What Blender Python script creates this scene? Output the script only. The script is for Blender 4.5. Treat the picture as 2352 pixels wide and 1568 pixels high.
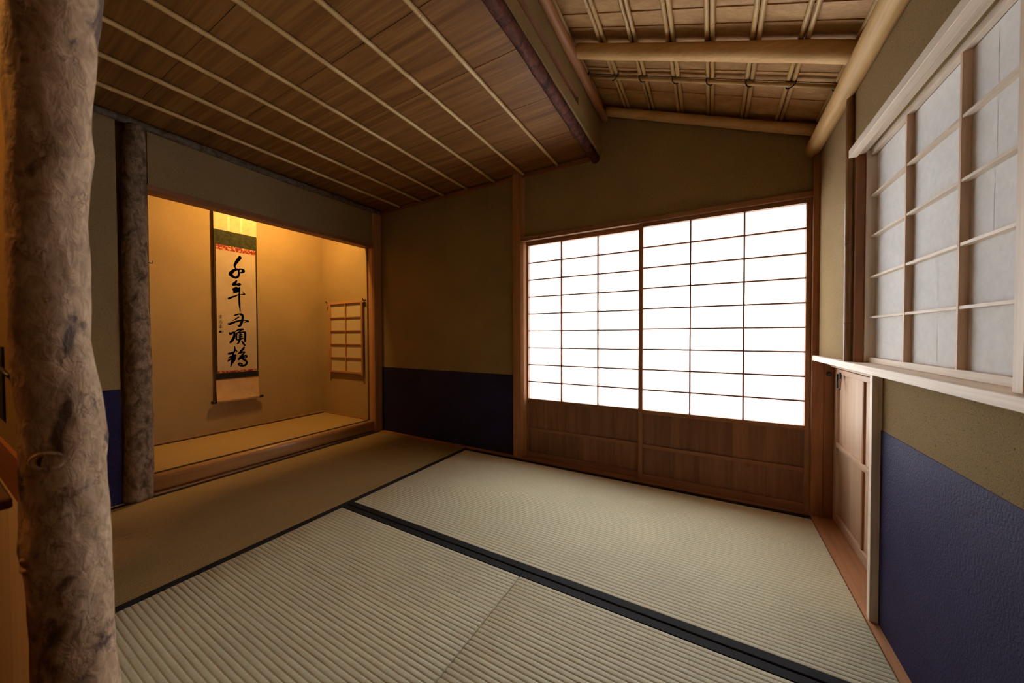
SKY, EXPOSURE, ALCOVE_W, HOST_W = 18.0, 0.0, 27.0, 8.0
import bpy, bmesh, math, random
from mathutils import Vector, Matrix

# ------------------------------------------------------------------ camera, sky, exposure
S = bpy.context.scene
COL = S.collection
for _o in list(bpy.data.objects):
    bpy.data.objects.remove(_o, do_unlink=True)
random.seed(7)

EYE = Vector((0.0, 0.0, 0.815))
YAW, PITCH, ROLL = 0.52045, -0.017123, -0.002848
cam_d = bpy.data.cameras.new('camera')
cam_d.sensor_fit = 'HORIZONTAL'
cam_d.sensor_width = 36.0
cam_d.lens = 36.0 * 802.569 / 2352.0
cam_d.clip_start = 0.02
cam_d.dof.use_dof = True
cam_d.dof.focus_distance = 2.0
cam_d.dof.aperture_fstop = 6.3
cam = bpy.data.objects.new('camera', cam_d)
COL.objects.link(cam)
fwd = Vector((-math.sin(YAW) * math.cos(PITCH), math.cos(YAW) * math.cos(PITCH), math.sin(PITCH)))
rgt = Vector((math.cos(YAW), math.sin(YAW), 0))
upv = rgt.cross(fwd)
r2 = rgt * math.cos(ROLL) + upv * math.sin(ROLL)
u2 = -rgt * math.sin(ROLL) + upv * math.cos(ROLL)
M = Matrix.Identity(4)
for i in range(3):
    M[i][0], M[i][1], M[i][2], M[i][3] = r2[i], u2[i], -fwd[i], EYE[i]
cam.matrix_world = M
S.camera = cam

W = bpy.data.worlds.new('overcast_sky')
S.world = W
W.use_nodes = True
bg = W.node_tree.nodes['Background']
bg.inputs[0].default_value = (0.93, 0.97, 1.0, 1)
bg.inputs[1].default_value = SKY

S.view_settings.view_transform = 'Standard'
S.view_settings.look = 'None'
S.view_settings.gamma = 1.0
S.view_settings.use_curve_mapping = False
S.view_settings.exposure = EXPOSURE
S.cycles.use_denoising = True
S.cycles.max_bounces = 14
S.cycles.diffuse_bounces = 9
S.cycles.transmission_bounces = 8
S.cycles.sample_clamp_indirect = 0.0
S.cycles.caustics_reflective = False
S.cycles.caustics_refractive = False


def lamp_light(name, loc, aim, energy, color, sx, sy):
    d = bpy.data.lights.new(name, 'AREA')
    d.shape = 'RECTANGLE'
    d.size, d.size_y = sx, sy
    d.energy = energy
    d.color = color
    o = bpy.data.objects.new(name, d)
    COL.objects.link(o)
    o.location = loc
    o.rotation_euler = (Vector(aim) - Vector(loc)).to_track_quat('-Z', 'Y').to_euler()
    return o


# the alcove's hidden lamp behind its lintel, and the lamp on the host's side of the log post
lamp_light('alcove_lamp_light', (-2.62, 1.42, 2.10), (-2.95, 1.33, 0.6), ALCOVE_W, (1.0, 0.60, 0.16), 0.05, 0.22)
lamp_light('host_lamp_light', (-1.08, -0.36, 1.60), (-0.70, 0.06, 0.9), HOST_W, (1.0, 0.42, 0.09), 0.10, 0.10)

# ------------------------------------------------------------------ materials
MATS = {}


class NT:
    def __init__(s, name):
        s.m = bpy.data.materials.new(name)
        s.m.use_nodes = True
        s.t = s.m.node_tree
        s.t.nodes.clear()
        s.out = s.n('ShaderNodeOutputMaterial')

    def n(s, typ, **kw):
        nd = s.t.nodes.new(typ)
        for k, v in kw.items():
            if k.startswith('i_'):
                nd.inputs[k[2:].replace('_', ' ')].default_value = v
            else:
                setattr(nd, k, v)
        return nd

    def l(s, a, ao, b, bi):
        s.t.links.new(a.outputs[ao], b.inputs[bi])

    def coords(s, scale=(1, 1, 1), rand=True):
        tc = s.n('ShaderNodeTexCoord')
        mp = s.n('ShaderNodeMapping')
        mp.inputs['Scale'].default_value = scale
        if rand:
            oi = s.n('ShaderNodeObjectInfo')
            mu = s.n('ShaderNodeVectorMath', operation='SCALE')
            cb = s.n('ShaderNodeCombineXYZ')
            for k in range(3):
                s.l(oi, 'Random', cb, k)
            s.l(cb, 0, mu, 0)
            mu.inputs['Scale'].default_value = 17.0
            ad = s.n('ShaderNodeVectorMath', operation='ADD')
            s.l(tc, 'Object', ad, 0)
            s.l(mu, 0, ad, 1)
            s.l(ad, 0, mp, 'Vector')
        else:
            s.l(tc, 'Object', mp, 'Vector')
        return mp

    def ramp(s, stops, interp='LINEAR'):
        r = s.n('ShaderNodeValToRGB')
        cr = r.color_ramp
        cr.interpolation = interp
        while len(cr.elements) < len(stops):
            cr.elements.new(0.5)
        for e, (p, c) in zip(cr.elements, stops):
            e.position = p
            e.color = (*c, 1)
        return r

    def noise(s, vec, scale, detail=4, rough=0.55, dist=0.0):
        n_ = s.n('ShaderNodeTexNoise')
        n_.inputs['Scale'].default_value = scale
        n_.inputs['Detail'].default_value = detail
        n_.inputs['Roughness'].default_value = rough
        n_.inputs['Distortion'].default_value = dist
        s.l(vec, 0, n_, 'Vector')
        return n_

    def bsdf(s, rough=0.6, spec=0.3):
        b = s.n('ShaderNodeBsdfPrincipled')
        b.inputs['Roughness'].default_value = rough
        b.inputs['Specular IOR Level'].default_value = spec
        s.l(b, 0, s.out, 0)
        return b

    def bump(s, height, sock, b, strength=0.3, dist=0.002):
        bp = s.n('ShaderNodeBump')
        bp.inputs['Strength'].default_value = strength
        bp.inputs['Distance'].default_value = dist
        s.l(height, sock, bp, 'Height')
        s.l(bp, 0, b, 'Normal')

    def mix(s, fac, a, b, blend='MIX'):
        m = s.n('ShaderNodeMix', data_type='RGBA', blend_type=blend)
        if isinstance(fac, (int, float)):
            m.inputs[0].default_value = fac
        else:
            s.t.links.new(fac, m.inputs[0])
        for v, k in ((a, 6), (b, 7)):
            if isinstance(v, tuple):
                m.inputs[k].default_value = (*v, 1)
            else:
                s.t.links.new(v, m.inputs[k])
        return m.outputs[2]


def axis_scale(axis, along, across):
    v = [across] * 3
    v['xyz'.index(axis)] = along
    return tuple(v)


def wood(name, light, dark, axis, rough=0.55, fine=140.0, bands=14.0, spec=0.3, vary=0.12):
    key = (name, axis)
    if key in MATS:
        return MATS[key]
    t = NT(f'{name}_{axis}')
    mp = t.coords(axis_scale(axis, 0.9, bands))
    n1 = t.noise(mp, 1.0, 3, 0.6, 0.8)
    mp2 = t.coords(axis_scale(axis, 3.0, fine))
    n2 = t.noise(mp2, 1.0, 3, 0.65)
    mid = tuple((a + b) / 2 for a, b in zip(light, dark))
    r1 = t.ramp([(0.3, dark), (0.5, mid), (0.68, light)])
    t.l(n1, 'Fac', r1, 0)
    r2_ = t.ramp([(0.25, (0.62,) * 3), (0.62, (1.0,) * 3)])
    t.l(n2, 'Fac', r2_, 0)
    c = t.mix(0.55, r1.outputs[0], r2_.outputs[0], 'MULTIPLY')
    oi = t.n('ShaderNodeObjectInfo')
    mr = t.n('ShaderNodeMapRange')
    mr.inputs['To Min'].default_value = 1.0 - vary
    mr.inputs['To Max'].default_value = 1.0 + vary
    t.l(oi, 'Random', mr, 0)
    hs = t.n('ShaderNodeHueSaturation')
    t.t.links.new(c, hs.inputs['Color'])
    t.l(mr, 0, hs, 'Value')
    b = t.bsdf(rough, spec)
    t.l(hs, 0, b, 'Base Color')
    t.bump(n2, 'Fac', b, 0.25, 0.0006)
    MATS[key] = t.m
    return t.m


def flat(name, col, rough=0.6, spec=0.3, nscale=0, namp=0.25, bump=0.0, bscale=200, metal=0.0):
    if name in MATS:
        return MATS[name]
    t = NT(name)
    b = t.bsdf(rough, spec)
    b.inputs['Metallic'].default_value = metal
    b.inputs['Base Color'].default_value = (*col, 1)
    if nscale:
        mp = t.coords()
        n_ = t.noise(mp, nscale, 5, 0.6)
        r = t.ramp([(0.3, tuple(c * (1 - namp) for c in col)), (0.7, tuple(min(1, c * (1 + namp)) for c in col))])
        t.l(n_, 'Fac', r, 0)
        t.l(r, 0, b, 'Base Color')
    if bump:
        mp = t.coords()
        n2 = t.noise(mp, bscale, 4, 0.7)
        t.bump(n2, 'Fac', b, bump, 0.002)
    MATS[name] = t.m
    return t.m


def plaster(name, col, speck, bump=0.5, fine=420.0):
    t = NT(name)
    mp = t.coords(rand=False)
    n1 = t.noise(mp, 3.0, 4, 0.5)
    n2 = t.noise(mp, fine, 5, 0.7)
    r1 = t.ramp([(0.3, tuple(c * 0.9 for c in col)), (0.7, tuple(c * 1.08 for c in col))])
    t.l(n1, 'Fac', r1, 0)
    mp2 = t.coords((1, 1, 1), False)
    n3 = t.noise(mp2, fine * 0.75, 2, 0.5, 1.2)
    r3 = t.ramp([(0.30, speck), (0.40, (1, 1, 1))])
    t.l(n3, 'Fac', r3, 0)
    r2_ = t.ramp([(0.25, (0.72,) * 3), (0.75, (1.12,) * 3)])
    t.l(n2, 'Fac', r2_, 0)
    c = t.mix(1.0, r1.outputs[0], r2_.outputs[0], 'MULTIPLY')
    c = t.mix(0.75, c, r3.outputs[0], 'MULTIPLY')
    b = t.bsdf(0.95, 0.1)
    t.t.links.new(c, b.inputs['Base Color'])
    t.bump(n2, 'Fac', b, bump, 0.0035)
    MATS[name] = t.m
    return t.m


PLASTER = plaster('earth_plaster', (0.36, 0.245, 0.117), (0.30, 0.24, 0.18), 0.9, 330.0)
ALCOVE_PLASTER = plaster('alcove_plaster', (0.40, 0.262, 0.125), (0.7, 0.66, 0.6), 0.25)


def indigo():
    t = NT('indigo_paper')
    mp = t.coords(rand=False)
    n2 = t.noise(mp, 190.0, 5, 0.65)
    n1 = t.noise(mp, 9.0, 3, 0.5)
    r = t.ramp([(0.3, (0.017, 0.0145, 0.050)), (0.7, (0.023, 0.0198, 0.066))])
    t.l(n1, 'Fac', r, 0)
    b = t.bsdf(0.62, 0.25)
    b.inputs['Specular Tint'].default_value = (0.50, 0.46, 1.0, 1)
    t.l(r, 0, b, 'Base Color')
    t.bump(n2, 'Fac', b, 0.6, 0.005)
    return t.m


INDIGO = indigo()


def tatami(name, axis, light, dark):
    # fine rush strands crossing the ridges, with uneven straw colour
    t = NT(name)
    v = axis_scale(axis, 620.0, 75.0)
    mp = t.coords(v)
    n1 = t.noise(mp, 1.0, 2, 0.5)
    mp2 = t.coords((2.2, 2.2, 2.2))
    n2 = t.noise(mp2, 1.0, 4, 0.6)
    r1 = t.ramp([(0.15, dark), (0.75, light)])
    t.l(n1, 'Fac', r1, 0)
    r2_ = t.ramp([(0.3, (0.92, 0.92, 0.90)), (0.7, (1.04, 1.04, 1.0))])
    t.l(n2, 'Fac', r2_, 0)
    c = t.mix(1.0, r1.outputs[0], r2_.outputs[0], 'MULTIPLY')
    b = t.bsdf(0.62, 0.3)
    t.t.links.new(c, b.inputs['Base Color'])
    t.bump(n1, 'Fac', b, 0.35, 0.0008)
    return t.m


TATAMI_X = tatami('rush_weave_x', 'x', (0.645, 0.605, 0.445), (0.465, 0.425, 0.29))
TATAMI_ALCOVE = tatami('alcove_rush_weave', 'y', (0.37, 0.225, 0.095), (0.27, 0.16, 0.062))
TATAMI_Y_SHADED = tatami('rush_weave_y_shaded', 'y', (0.34, 0.225, 0.10), (0.24, 0.15, 0.062))  # darker, browner rush: loss of sheen along the weave put into the colour
HERI = flat('black_border_cloth', (0.011, 0.0115, 0.014), 0.75, 0.2, bump=0.3, bscale=900)


def paper(name, trans=0.62):
    t = NT(name)
    mp = t.coords(rand=False)
    n1 = t.noise(mp, 55.0, 6, 0.72)
    r = t.ramp([(0.3, (0.82, 0.82, 0.815)), (0.7, (0.92, 0.92, 0.915))])
    t.l(n1, 'Fac', r, 0)
    d = t.n('ShaderNodeBsdfDiffuse')
    tr = t.n('ShaderNodeBsdfTranslucent')
    t.l(r, 0, d, 'Color')
    t.l(r, 0, tr, 'Color')
    mx = t.n('ShaderNodeMixShader')
    mx.inputs[0].default_value = trans
    t.l(d, 0, mx, 1)
    t.l(tr, 0, mx, 2)
    t.l(mx, 0, t.out, 0)
    return t.m


PAPER = paper('shoji_paper')
PAPER_THICK = paper('thick_shoji_paper', 0.12)

# woods: reddish cedar of the screens, pale cypress of the window sill, orange cedar of trims
CEDAR = dict(name='brown_cedar', light=(0.36, 0.165, 0.078), dark=(0.23, 0.095, 0.042))
REDCEDAR = dict(name='red_cedar', light=(0.36, 0.150, 0.062), dark=(0.23, 0.085, 0.034))
PALE = dict(name='pale_cypress', light=(0.86, 0.74, 0.61), dark=(0.76, 0.62, 0.49))
SILLW = dict(name='polished_sill', light=(0.60, 0.34, 0.15), dark=(0.43, 0.215, 0.085))
ORANGE = dict(name='orange_cedar', light=(0.50, 0.235, 0.098), dark=(0.35, 0.145, 0.055))
DOORW = dict(name='hatch_cedar', light=(0.66, 0.465, 0.325), dark=(0.52, 0.335, 0.215))
CEIL = dict(name='ceiling_cedar', light=(0.285, 0.132, 0.036), dark=(0.135, 0.048, 0.012))
ROOFB = dict(name='roof_board_cedar', light=(0.60, 0.37, 0.165), dark=(0.41, 0.22, 0.083))
HIP = dict(name='hip_board_cedar', light=(0.30, 0.135, 0.064), dark=(0.155, 0.062, 0.028))
PEELED = dict(name='peeled_log', light=(0.74, 0.47, 0.20), dark=(0.56, 0.325, 0.12))
DARKW = dict(name='dark_shelf_wood', light=(0.13, 0.075, 0.045), dark=(0.075, 0.04, 0.024))


def wd(d, axis, **k):
    return wood(d['name'], d['light'], d['dark'], axis, **k)


def bamboo_mat(name, light, dark):
    t = NT(name)
    mp = t.coords((6, 6, 6))
    n1 = t.noise(mp, 1.0, 4, 0.6)
    r = t.ramp([(0.3, dark), (0.7, light)])
    t.l(n1, 'Fac', r, 0)
    b = t.bsdf(0.38, 0.45)
    t.l(r, 0, b, 'Base Color')
    return t.m


BAMBOO = bamboo_mat('straw_bamboo', (0.60, 0.41, 0.175), (0.44, 0.28, 0.105))
BAMBOO_OLD = bamboo_mat('smoked_bamboo', (0.60, 0.40, 0.165), (0.42, 0.255, 0.095))
BAMBOO_DARK = bamboo_mat('dark_bamboo', (0.30, 0.15, 0.06), (0.18, 0.08, 0.03))
VINE = flat('black_vine', (0.016, 0.011, 0.008), 0.7, 0.3)
IRON = flat('black_iron', (0.018, 0.017, 0.017), 0.5, 0.5, bump=0.2, bscale=300)
LACQUER = flat('black_lacquer', (0.006, 0.005, 0.005), 0.22, 0.5)


def bark(name, light, mid, dark, scale, thr=(0.42, 0.52), bump=0.5, zs=0.5, spots=True):
    t = NT(name)
    mp = t.coords((1, 1, zs), False)
    n1 = t.noise(mp, scale, 5, 0.6, 0.6)
    n2 = t.noise(mp, scale * 0.35, 4, 0.55, 0.9)
    r1 = t.ramp([(0.3, mid), (0.65, light)])
    t.l(n1, 'Fac', r1, 0)
    r2_ = t.ramp([(thr[0], (0, 0, 0)), (thr[1], (1, 1, 1))])
    t.l(n2, 'Fac', r2_, 0)
    c = t.mix(r2_.outputs[0], dark, r1.outputs[0])
    h = n1
    if spots:
        vo = t.n('ShaderNodeTexVoronoi', feature='DISTANCE_TO_EDGE')
        vo.inputs['Scale'].default_value = scale * 0.75
        nz = t.noise(mp, scale * 0.9, 3, 0.5)
        ad = t.n('ShaderNodeVectorMath', operation='MULTIPLY_ADD')
        t.l(nz, 'Color', ad, 0)
        ad.inputs[1].default_value = (0.05, 0.05, 0.05)
        t.l(mp, 0, ad, 2)
        t.l(ad, 0, vo, 'Vector')
        r3 = t.ramp([(0.0, (0.42, 0.37, 0.36)), (0.05, (0.8, 0.78, 0.78)), (0.12, (1, 1, 1))])
        t.l(vo, 'Distance', r3, 0)
        n4 = t.noise(mp, scale * 0.5, 2, 0.5)
        r4 = t.ramp([(0.5, (0, 0, 0)), (0.62, (1, 1, 1))])
        t.l(n4, 'Fac', r4, 0)
        c2 = t.mix(1.0, c, r3.outputs[0], 'MULTIPLY')
        c = t.mix(r4.outputs[0], c, c2)
    b = t.bsdf(0.7, 0.18)
    t.t.links.new(c, b.inputs['Base Color'])
    t.bump(h, 'Fac', b, bump, 0.004)
    return t.m


BARK_PALE = bark('mottled_log_bark', (0.56, 0.385, 0.25), (0.30, 0.19, 0.118), (0.12, 0.08, 0.066), 95.0, (0.35, 0.45), 0.6, 0.6)
BARK_BROWN = bark('rough_brown_bark', (0.34, 0.235, 0.155), (0.155, 0.096, 0.06), (0.075, 0.045, 0.029), 70.0, (0.34, 0.55), 0.9, 0.6, False)
BARK_RED = bark('red_pine_bark', (0.12, 0.036, 0.022), (0.044, 0.011, 0.006), (0.018, 0.005, 0.003), 46.0, (0.34, 0.52), 0.8, 1.0, False)
BARK_GREY = bark('grey_log_bark', (0.17, 0.13, 0.10), (0.09, 0.065, 0.05), (0.05, 0.035, 0.028), 60.0, (0.3, 0.5), 0.7, 1.0, False)

# ------------------------------------------------------------------ builders


class MB:
    """collects boxes, tubes and free faces for ONE mesh object (world coordinates)"""

    def __init__(s):
        s.bm = bmesh.new()

    def box(s, x0, x1, y0, y1, z0, z1, bev=0.0):
        ret = bmesh.ops.create_cube(s.bm, size=1.0)
        vs = ret['verts']
        for v in vs:
            v.co = Vector((x0 + (v.co.x + 0.5) * (x1 - x0), y0 + (v.co.y + 0.5) * (y1 - y0), z0 + (v.co.z + 0.5) * (z1 - z0)))
        if bev:
            es = {e for v in vs for e in v.link_edges}
            bmesh.ops.bevel(s.bm, geom=list(es), offset=bev, segments=1, affect='EDGES', profile=0.5)
        return s

    def tube(s, pts, radii, seg=16, cap=True, jit=None, squash=None):
        """generalised cylinder through pts; jit(i, a) -> radius factor"""
        pts = [Vector(p) for p in pts]
        n = len(pts)
        if isinstance(radii, (int, float)):
            radii = [radii] * n
        rings = []
        ref = None
        for i, p in enumerate(pts):
            d = (pts[min(i + 1, n - 1)] - pts[max(i - 1, 0)]).normalized()
            if ref is None:
                ref = Vector((0, 0, 1)) if abs(d.z) < 0.9 else Vector((1, 0, 0))
            a = (ref - d * ref.dot(d)).normalized()
            b = d.cross(a)
            ref = a
            ring = []
            for k in range(seg):
                t = 2 * math.pi * k / seg
                r = radii[i] * (jit(i, t) if jit else 1.0)
                ring.append(s.bm.verts.new(p + a * math.cos(t) * r + b * math.sin(t) * r))
            rings.append(ring)
        for i in range(n - 1):
            for k in range(seg):
                f = s.bm.faces.new((rings[i][k], rings[i][(k + 1) % seg], rings[i + 1][(k + 1) % seg], rings[i + 1][k]))
                f.smooth = True
        if cap:
            s.bm.faces.new(list(reversed(rings[0])))
            s.bm.faces.new(rings[-1])
        return s

    def quad(s, *ps):
        s.bm.faces.new([s.bm.verts.new(p) for p in ps])
        return s

    def prism(s, poly, axis, a0, a1):
        """extrude a 2D polygon along axis; poly given in the other two axes in xyz order"""
        k = 'xyz'.index(axis)

        def mk(p, a):
            q = list(p)
            q.insert(k, a)
            return s.bm.verts.new(q)
        A = [mk(p, a0) for p in poly]
        B = [mk(p, a1) for p in poly]
        m = len(poly)
        for i in range(m):
            s.bm.faces.new((A[i], A[(i + 1) % m], B[(i + 1) % m], B[i]))
        s.bm.faces.new(list(reversed(A)))
        s.bm.faces.new(B)
        return s

    def build(s, name, mat, parent=None, **props):
        bmesh.ops.recalc_face_normals(s.bm, faces=s.bm.faces[:])
        me = bpy.data.meshes.new(name)
        off = Vector((0, 0, 0))
        if parent is not None:
            off = world_loc(parent)
        vs = [v.co for v in s.bm.verts]
        if parent is None and vs:
            lo = Vector((min(v.x for v in vs), min(v.y for v in vs), min(v.z for v in vs)))
            hi = Vector((max(v.x for v in vs), max(v.y for v in vs), max(v.z for v in vs)))
            off = Vector(((lo.x + hi.x) / 2, (lo.y + hi.y) / 2, lo.z)) if props.get('kind') != 'structure' else off
        for v in s.bm.verts:
            v.co -= off
        s.bm.to_mesh(me)
        s.bm.free()
        if mat is not None:
            me.materials.append(mat)
        o = bpy.data.objects.new(name, me)
        COL.objects.link(o)
        if parent is None:
            o.location = off
        else:
            o.parent = parent
        for k, v in props.items():
            o[k] = v
        return o


def world_loc(o):
    p = Vector(o.location)
    while o.parent is not None:
        o = o.parent
        p += Vector(o.location)
    return p


def thing(name, loc, label, cat, group=None):
    o = bpy.data.objects.new(name, None)
    o.empty_display_size = 0.05
    COL.objects.link(o)
    o.location = loc
    o['label'] = label
    o['category'] = cat
    if group:
        o['group'] = group
    return o


def box(name, x0, x1, y0, y1, z0, z1, mat, parent=None, bev=0.0, **p):
    return MB().box(x0, x1, y0, y1, z0, z1, bev).build(name, mat, parent, **p)


def bamboo(p0, p1, r, mb=None, first=0.1, step=0.26, seg=10, taper=0.0):
    """bamboo cane: slightly swelling rings at the nodes"""
    mb = mb or MB()
    p0, p1 = Vector(p0), Vector(p1)
    L = (p1 - p0).length
    d = (p1 - p0) / L
    st = [(0.0, 1.0)]
    t = first
    while t < L - 0.02:
        st += [(t - 0.010, 1.0), (t - 0.004, 1.07), (t - 0.0008, 1.05), (t, 0.93), (t + 0.0012, 1.09), (t + 0.006, 1.0)]
        t += step * random.uniform(0.9, 1.1)
    st.append((L, 1.0))
    bow = random.uniform(-1, 1) * 0.0015
    pts, rad = [], []
    side = Vector((0, 0, 1)).cross(d)
    if side.length < 0.1:
        side = Vector((1, 0, 0))
    side.normalize()
    for s_, k in st:
        pts.append(p0 + d * s_ + side * bow * math.sin(math.pi * s_ / L))
        rad.append(r * k * (1 - taper * s_ / L))
    mb.tube(pts, rad, seg)
    return mb

# ------------------------------------------------------------------ the setting: shell, ground and roof
ZB = 0.548                      # top of the indigo paper wainscot
XR, YB, XL = 0.412, 2.06, -2.485
ST = dict(kind='structure')

box('floor', -3.4, 0.62, -2.9, 2.2, -0.16, -0.045, wd(CEDAR, 'y'), **ST, label='boards under the mats', category='floor')
box('ground', -9, 9, 2.2, 14, -0.45, -0.40, flat('pale_gravel', (0.52, 0.50, 0.46), 0.9, 0.1, 40, 0.2), **ST,
    label='pale gravel garden outside the screens', category='ground')
MB().prism([(2.14, 2.10), (3.05, 1.82), (3.05, 1.88), (2.14, 2.16)], 'x', -3.6, 0.9).build(
    'roof_eave', wd(CEDAR, 'x'), **ST, label='deep eave over the screens outside', category='roof')
box('roof', -3.6, 0.9, -3.0, 2.3, 2.40, 2.50, wd(CEDAR, 'x'), **ST, label='roof closing the room above its ceilings', category='roof')

# back wall: plaster left of the screens, above them, and a strip to the right
wb = MB()
wb.box(-2.56, -1.088, YB, 2.14, -0.1, 2.42)
wb.box(-1.088, 0.60, YB, 2.14, 1.455, 2.42)
wb.box(0.40, 0.60, YB, 2.14, -0.1, 1.455)
wall_back = wb.build('wall_back', PLASTER, **ST, label='earth plaster wall around the two paper screens', category='wall')
box('indigo_wainscot', -2.50, -1.13, YB - 0.0022, YB, 0.0, ZB, INDIGO, wall_back, label='dark indigo paper pasted along the wall foot')

# right wall: plaster with a window opening and a crawl-in hatch opening
wr = MB()
wr.box(XR, 0.52, -2.85, YB, 1.418, 2.42)
wr.box(XR, 0.52, 1.602, YB, 0.705, 1.418)
wr.box(XR, 0.52, -2.85, -0.35, 0.705, 1.418)
wr.box(XR, 0.52, -2.85, 1.372, -0.1, 0.705)
wr.box(0.52, 0.60, -2.85, YB, -0.1, 2.42)  # unseen outer layer, added to keep daylight from backlighting the window paper
wall_right = wr.build('wall_right', PLASTER, **ST, label='speckled earth plaster wall with the long window', category='wall')
box('indigo_wainscot', XR - 0.002, XR, -1.1, 1.354, 0.0, ZB, INDIGO, wall_right, label='indigo paper pasted along the wall foot')

# left wall: plaster beside and above the alcove
wl = MB()
wl.box(-2.56, XL, -2.85, 0.522, -0.1, 2.42)
wl.box(-2.56, XL, 0.631, YB, 1.583, 2.42)
wl.box(-2.62, -2.545, 0.522, 0.645, -0.1, 2.42)
wl.box(-2.56, XL, 0.522, 0.645, 1.86, 2.42)
wall_left = wl.build('wall_left', PLASTER, **ST, label='earth plaster wall beside and above the lit alcove', category='wall')
box('indigo_wainscot', XL, XL + 0.002, -1.1, 0.521, 0.0, 0.56, INDIGO, wall_left, label='dark indigo paper pasted along the wall foot')

box('wall_front', -3.4, 0.6, -2.9, -2.8, -0.1, 2.42, wd(HIP, 'z'), **ST, label='dark board wall far behind the viewpoint', category='wall')  # unseen; set far back so little light bounces onto near-side faces

# alcove shell
aw = MB()
aw.box(-3.28, -3.19, 0.30, 2.05, -0.1, 2.42)
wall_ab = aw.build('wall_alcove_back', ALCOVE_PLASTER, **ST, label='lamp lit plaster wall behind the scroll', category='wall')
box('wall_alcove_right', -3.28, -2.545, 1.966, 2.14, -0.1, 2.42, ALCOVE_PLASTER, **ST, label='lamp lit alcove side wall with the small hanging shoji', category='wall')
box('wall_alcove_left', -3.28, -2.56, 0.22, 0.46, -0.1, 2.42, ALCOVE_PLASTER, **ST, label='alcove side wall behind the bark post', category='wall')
box('ceiling_alcove', -3.28, -2.56, 0.40, 2.0, 2.20, 2.26, wd(CEIL, 'y'), **ST, label='board ceiling inside the alcove', category='ceiling')

# ------------------------------------------------------------------ tatami mats


def mat_top(mb, x0, x1, y0, y1, axis, pitch, z=0.0, h=0.0020, seg=9, end=0.004):
    """woven cover: rounded ridges running along axis, turned down at both ends"""
    if axis == 'x':
        a0, a1, b0, b1 = x0, x1, y0, y1
    else:
        a0, a1, b0, b1 = y0, y1, x0, x1
    nr = max(1, round((b1 - b0) / pitch))
    prof = []
    for k in range(nr):
        for j in range(seg):
            t = j / seg
            prof.append((b0 + (b1 - b0) * (k + t) / nr, h * (abs(math.sin(math.pi * t)) ** 0.42 - 1)))
    prof.append((b1, -h))
    st = [(a0, -0.006), (a0 + end * 0.3, -0.0014), (a0 + end, 0.0)]
    nm = 6
    st += [(a0 + (a1 - a0) * i / nm, 0.0) for i in range(1, nm)]
    st += [(a1 - end, 0.0), (a1 - end * 0.3, -0.0014), (a1, -0.006)]
    rows = []
    for a, dz in st:
        row = []
        for b, dz2 in prof:
            co = (a, b, z + dz + dz2) if axis == 'x' else (b, a, z + dz + dz2)
            row.append(mb.bm.verts.new(co))
        rows.append(row)
    for i in range(len(rows) - 1):
        for k in range(len(prof) - 1):
            f = mb.bm.faces.new((rows[i][k], rows[i][k + 1], rows[i + 1][k + 1], rows[i + 1][k]))
            f.smooth = True
    return mb


def heri(mb, x0, x1, y0, y1, axis, z=0.0, out=+1):
    """folded cloth border: flat top, rounded outer edge (out=+1 means outer side at the larger coordinate)"""
    h = 0.0008
    if axis == 'x':
        b0, b1 = y0, y1
    else:
        b0, b1 = x0, x1
    if out < 0:
        prof = [(b0, -0.045), (b0, -0.004), (b0 + 0.0012, -0.0012), (b0 + 0.004, h), (b1 - 0.001, h), (b1, -0.002), (b1, -0.045)]
    else:
        prof = [(b0, -0.045), (b0, -0.002), (b0 + 0.001, h), (b1 - 0.004, h), (b1 - 0.0012, -0.0012), (b1, -0.004), (b1, -0.045)]
    poly = [(b, z + d) for b, d in prof]
    if axis == 'x':
        return mb.prism(poly, 'x', x0, x1)
    return mb.prism(poly, 'y', y0, y1)


def tatami_mat(x0, x1, y0, y1, axis, label, z=0.0, lo=True, hi=True, pitch=0.0149, hw=0.031, thick=0.042, group='tatami mats of the room floor', weave=None):
    root = thing('tatami_mat', ((x0 + x1) / 2, (y0 + y1) / 2, z - thick), label, 'tatami mat', group)
    if axis == 'x':
        cy0, cy1 = y0 + (hw if lo else 0), y1 - (hw if hi else 0)
        mat_top(MB(), x0, x1, cy0, cy1, 'x', pitch, z).build('woven_cover', TATAMI_X, root)
        box('straw_core', x0 + 0.002, x1 - 0.002, cy0, cy1, z - thick, z - 0.008, TATAMI_X, root)
        if lo:
            heri(MB(), x0, x1, y0, cy0, 'x', z, -1).build('border_cloth', HERI, root, label='black cloth border')
        if hi:
            heri(MB(), x0, x1, cy1, y1, 'x', z, 1).build('border_cloth', HERI, root, label='black cloth border')
    else:
        cx0, cx1 = x0 + (hw if lo else 0), x1 - (hw if hi else 0)
        mat_top(MB(), cx0, cx1, y0, y1, 'y', pitch, z).build('woven_cover', weave or TATAMI_Y_SHADED, root)
        box('straw_core', cx0, cx1, y0 + 0.002, y1 - 0.002, z - thick, z - 0.008, TATAMI_Y_SHADED, root)
        if lo:
            heri(MB(), x0, cx0, y0, y1, 'y', z, -1).build('border_cloth', HERI, root, label='black cloth border')
        if hi:
            heri(MB(), cx1, x1, y0, y1, 'y', z, 1).build('border_cloth', HERI, root, label='black cloth border')
    return root


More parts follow.
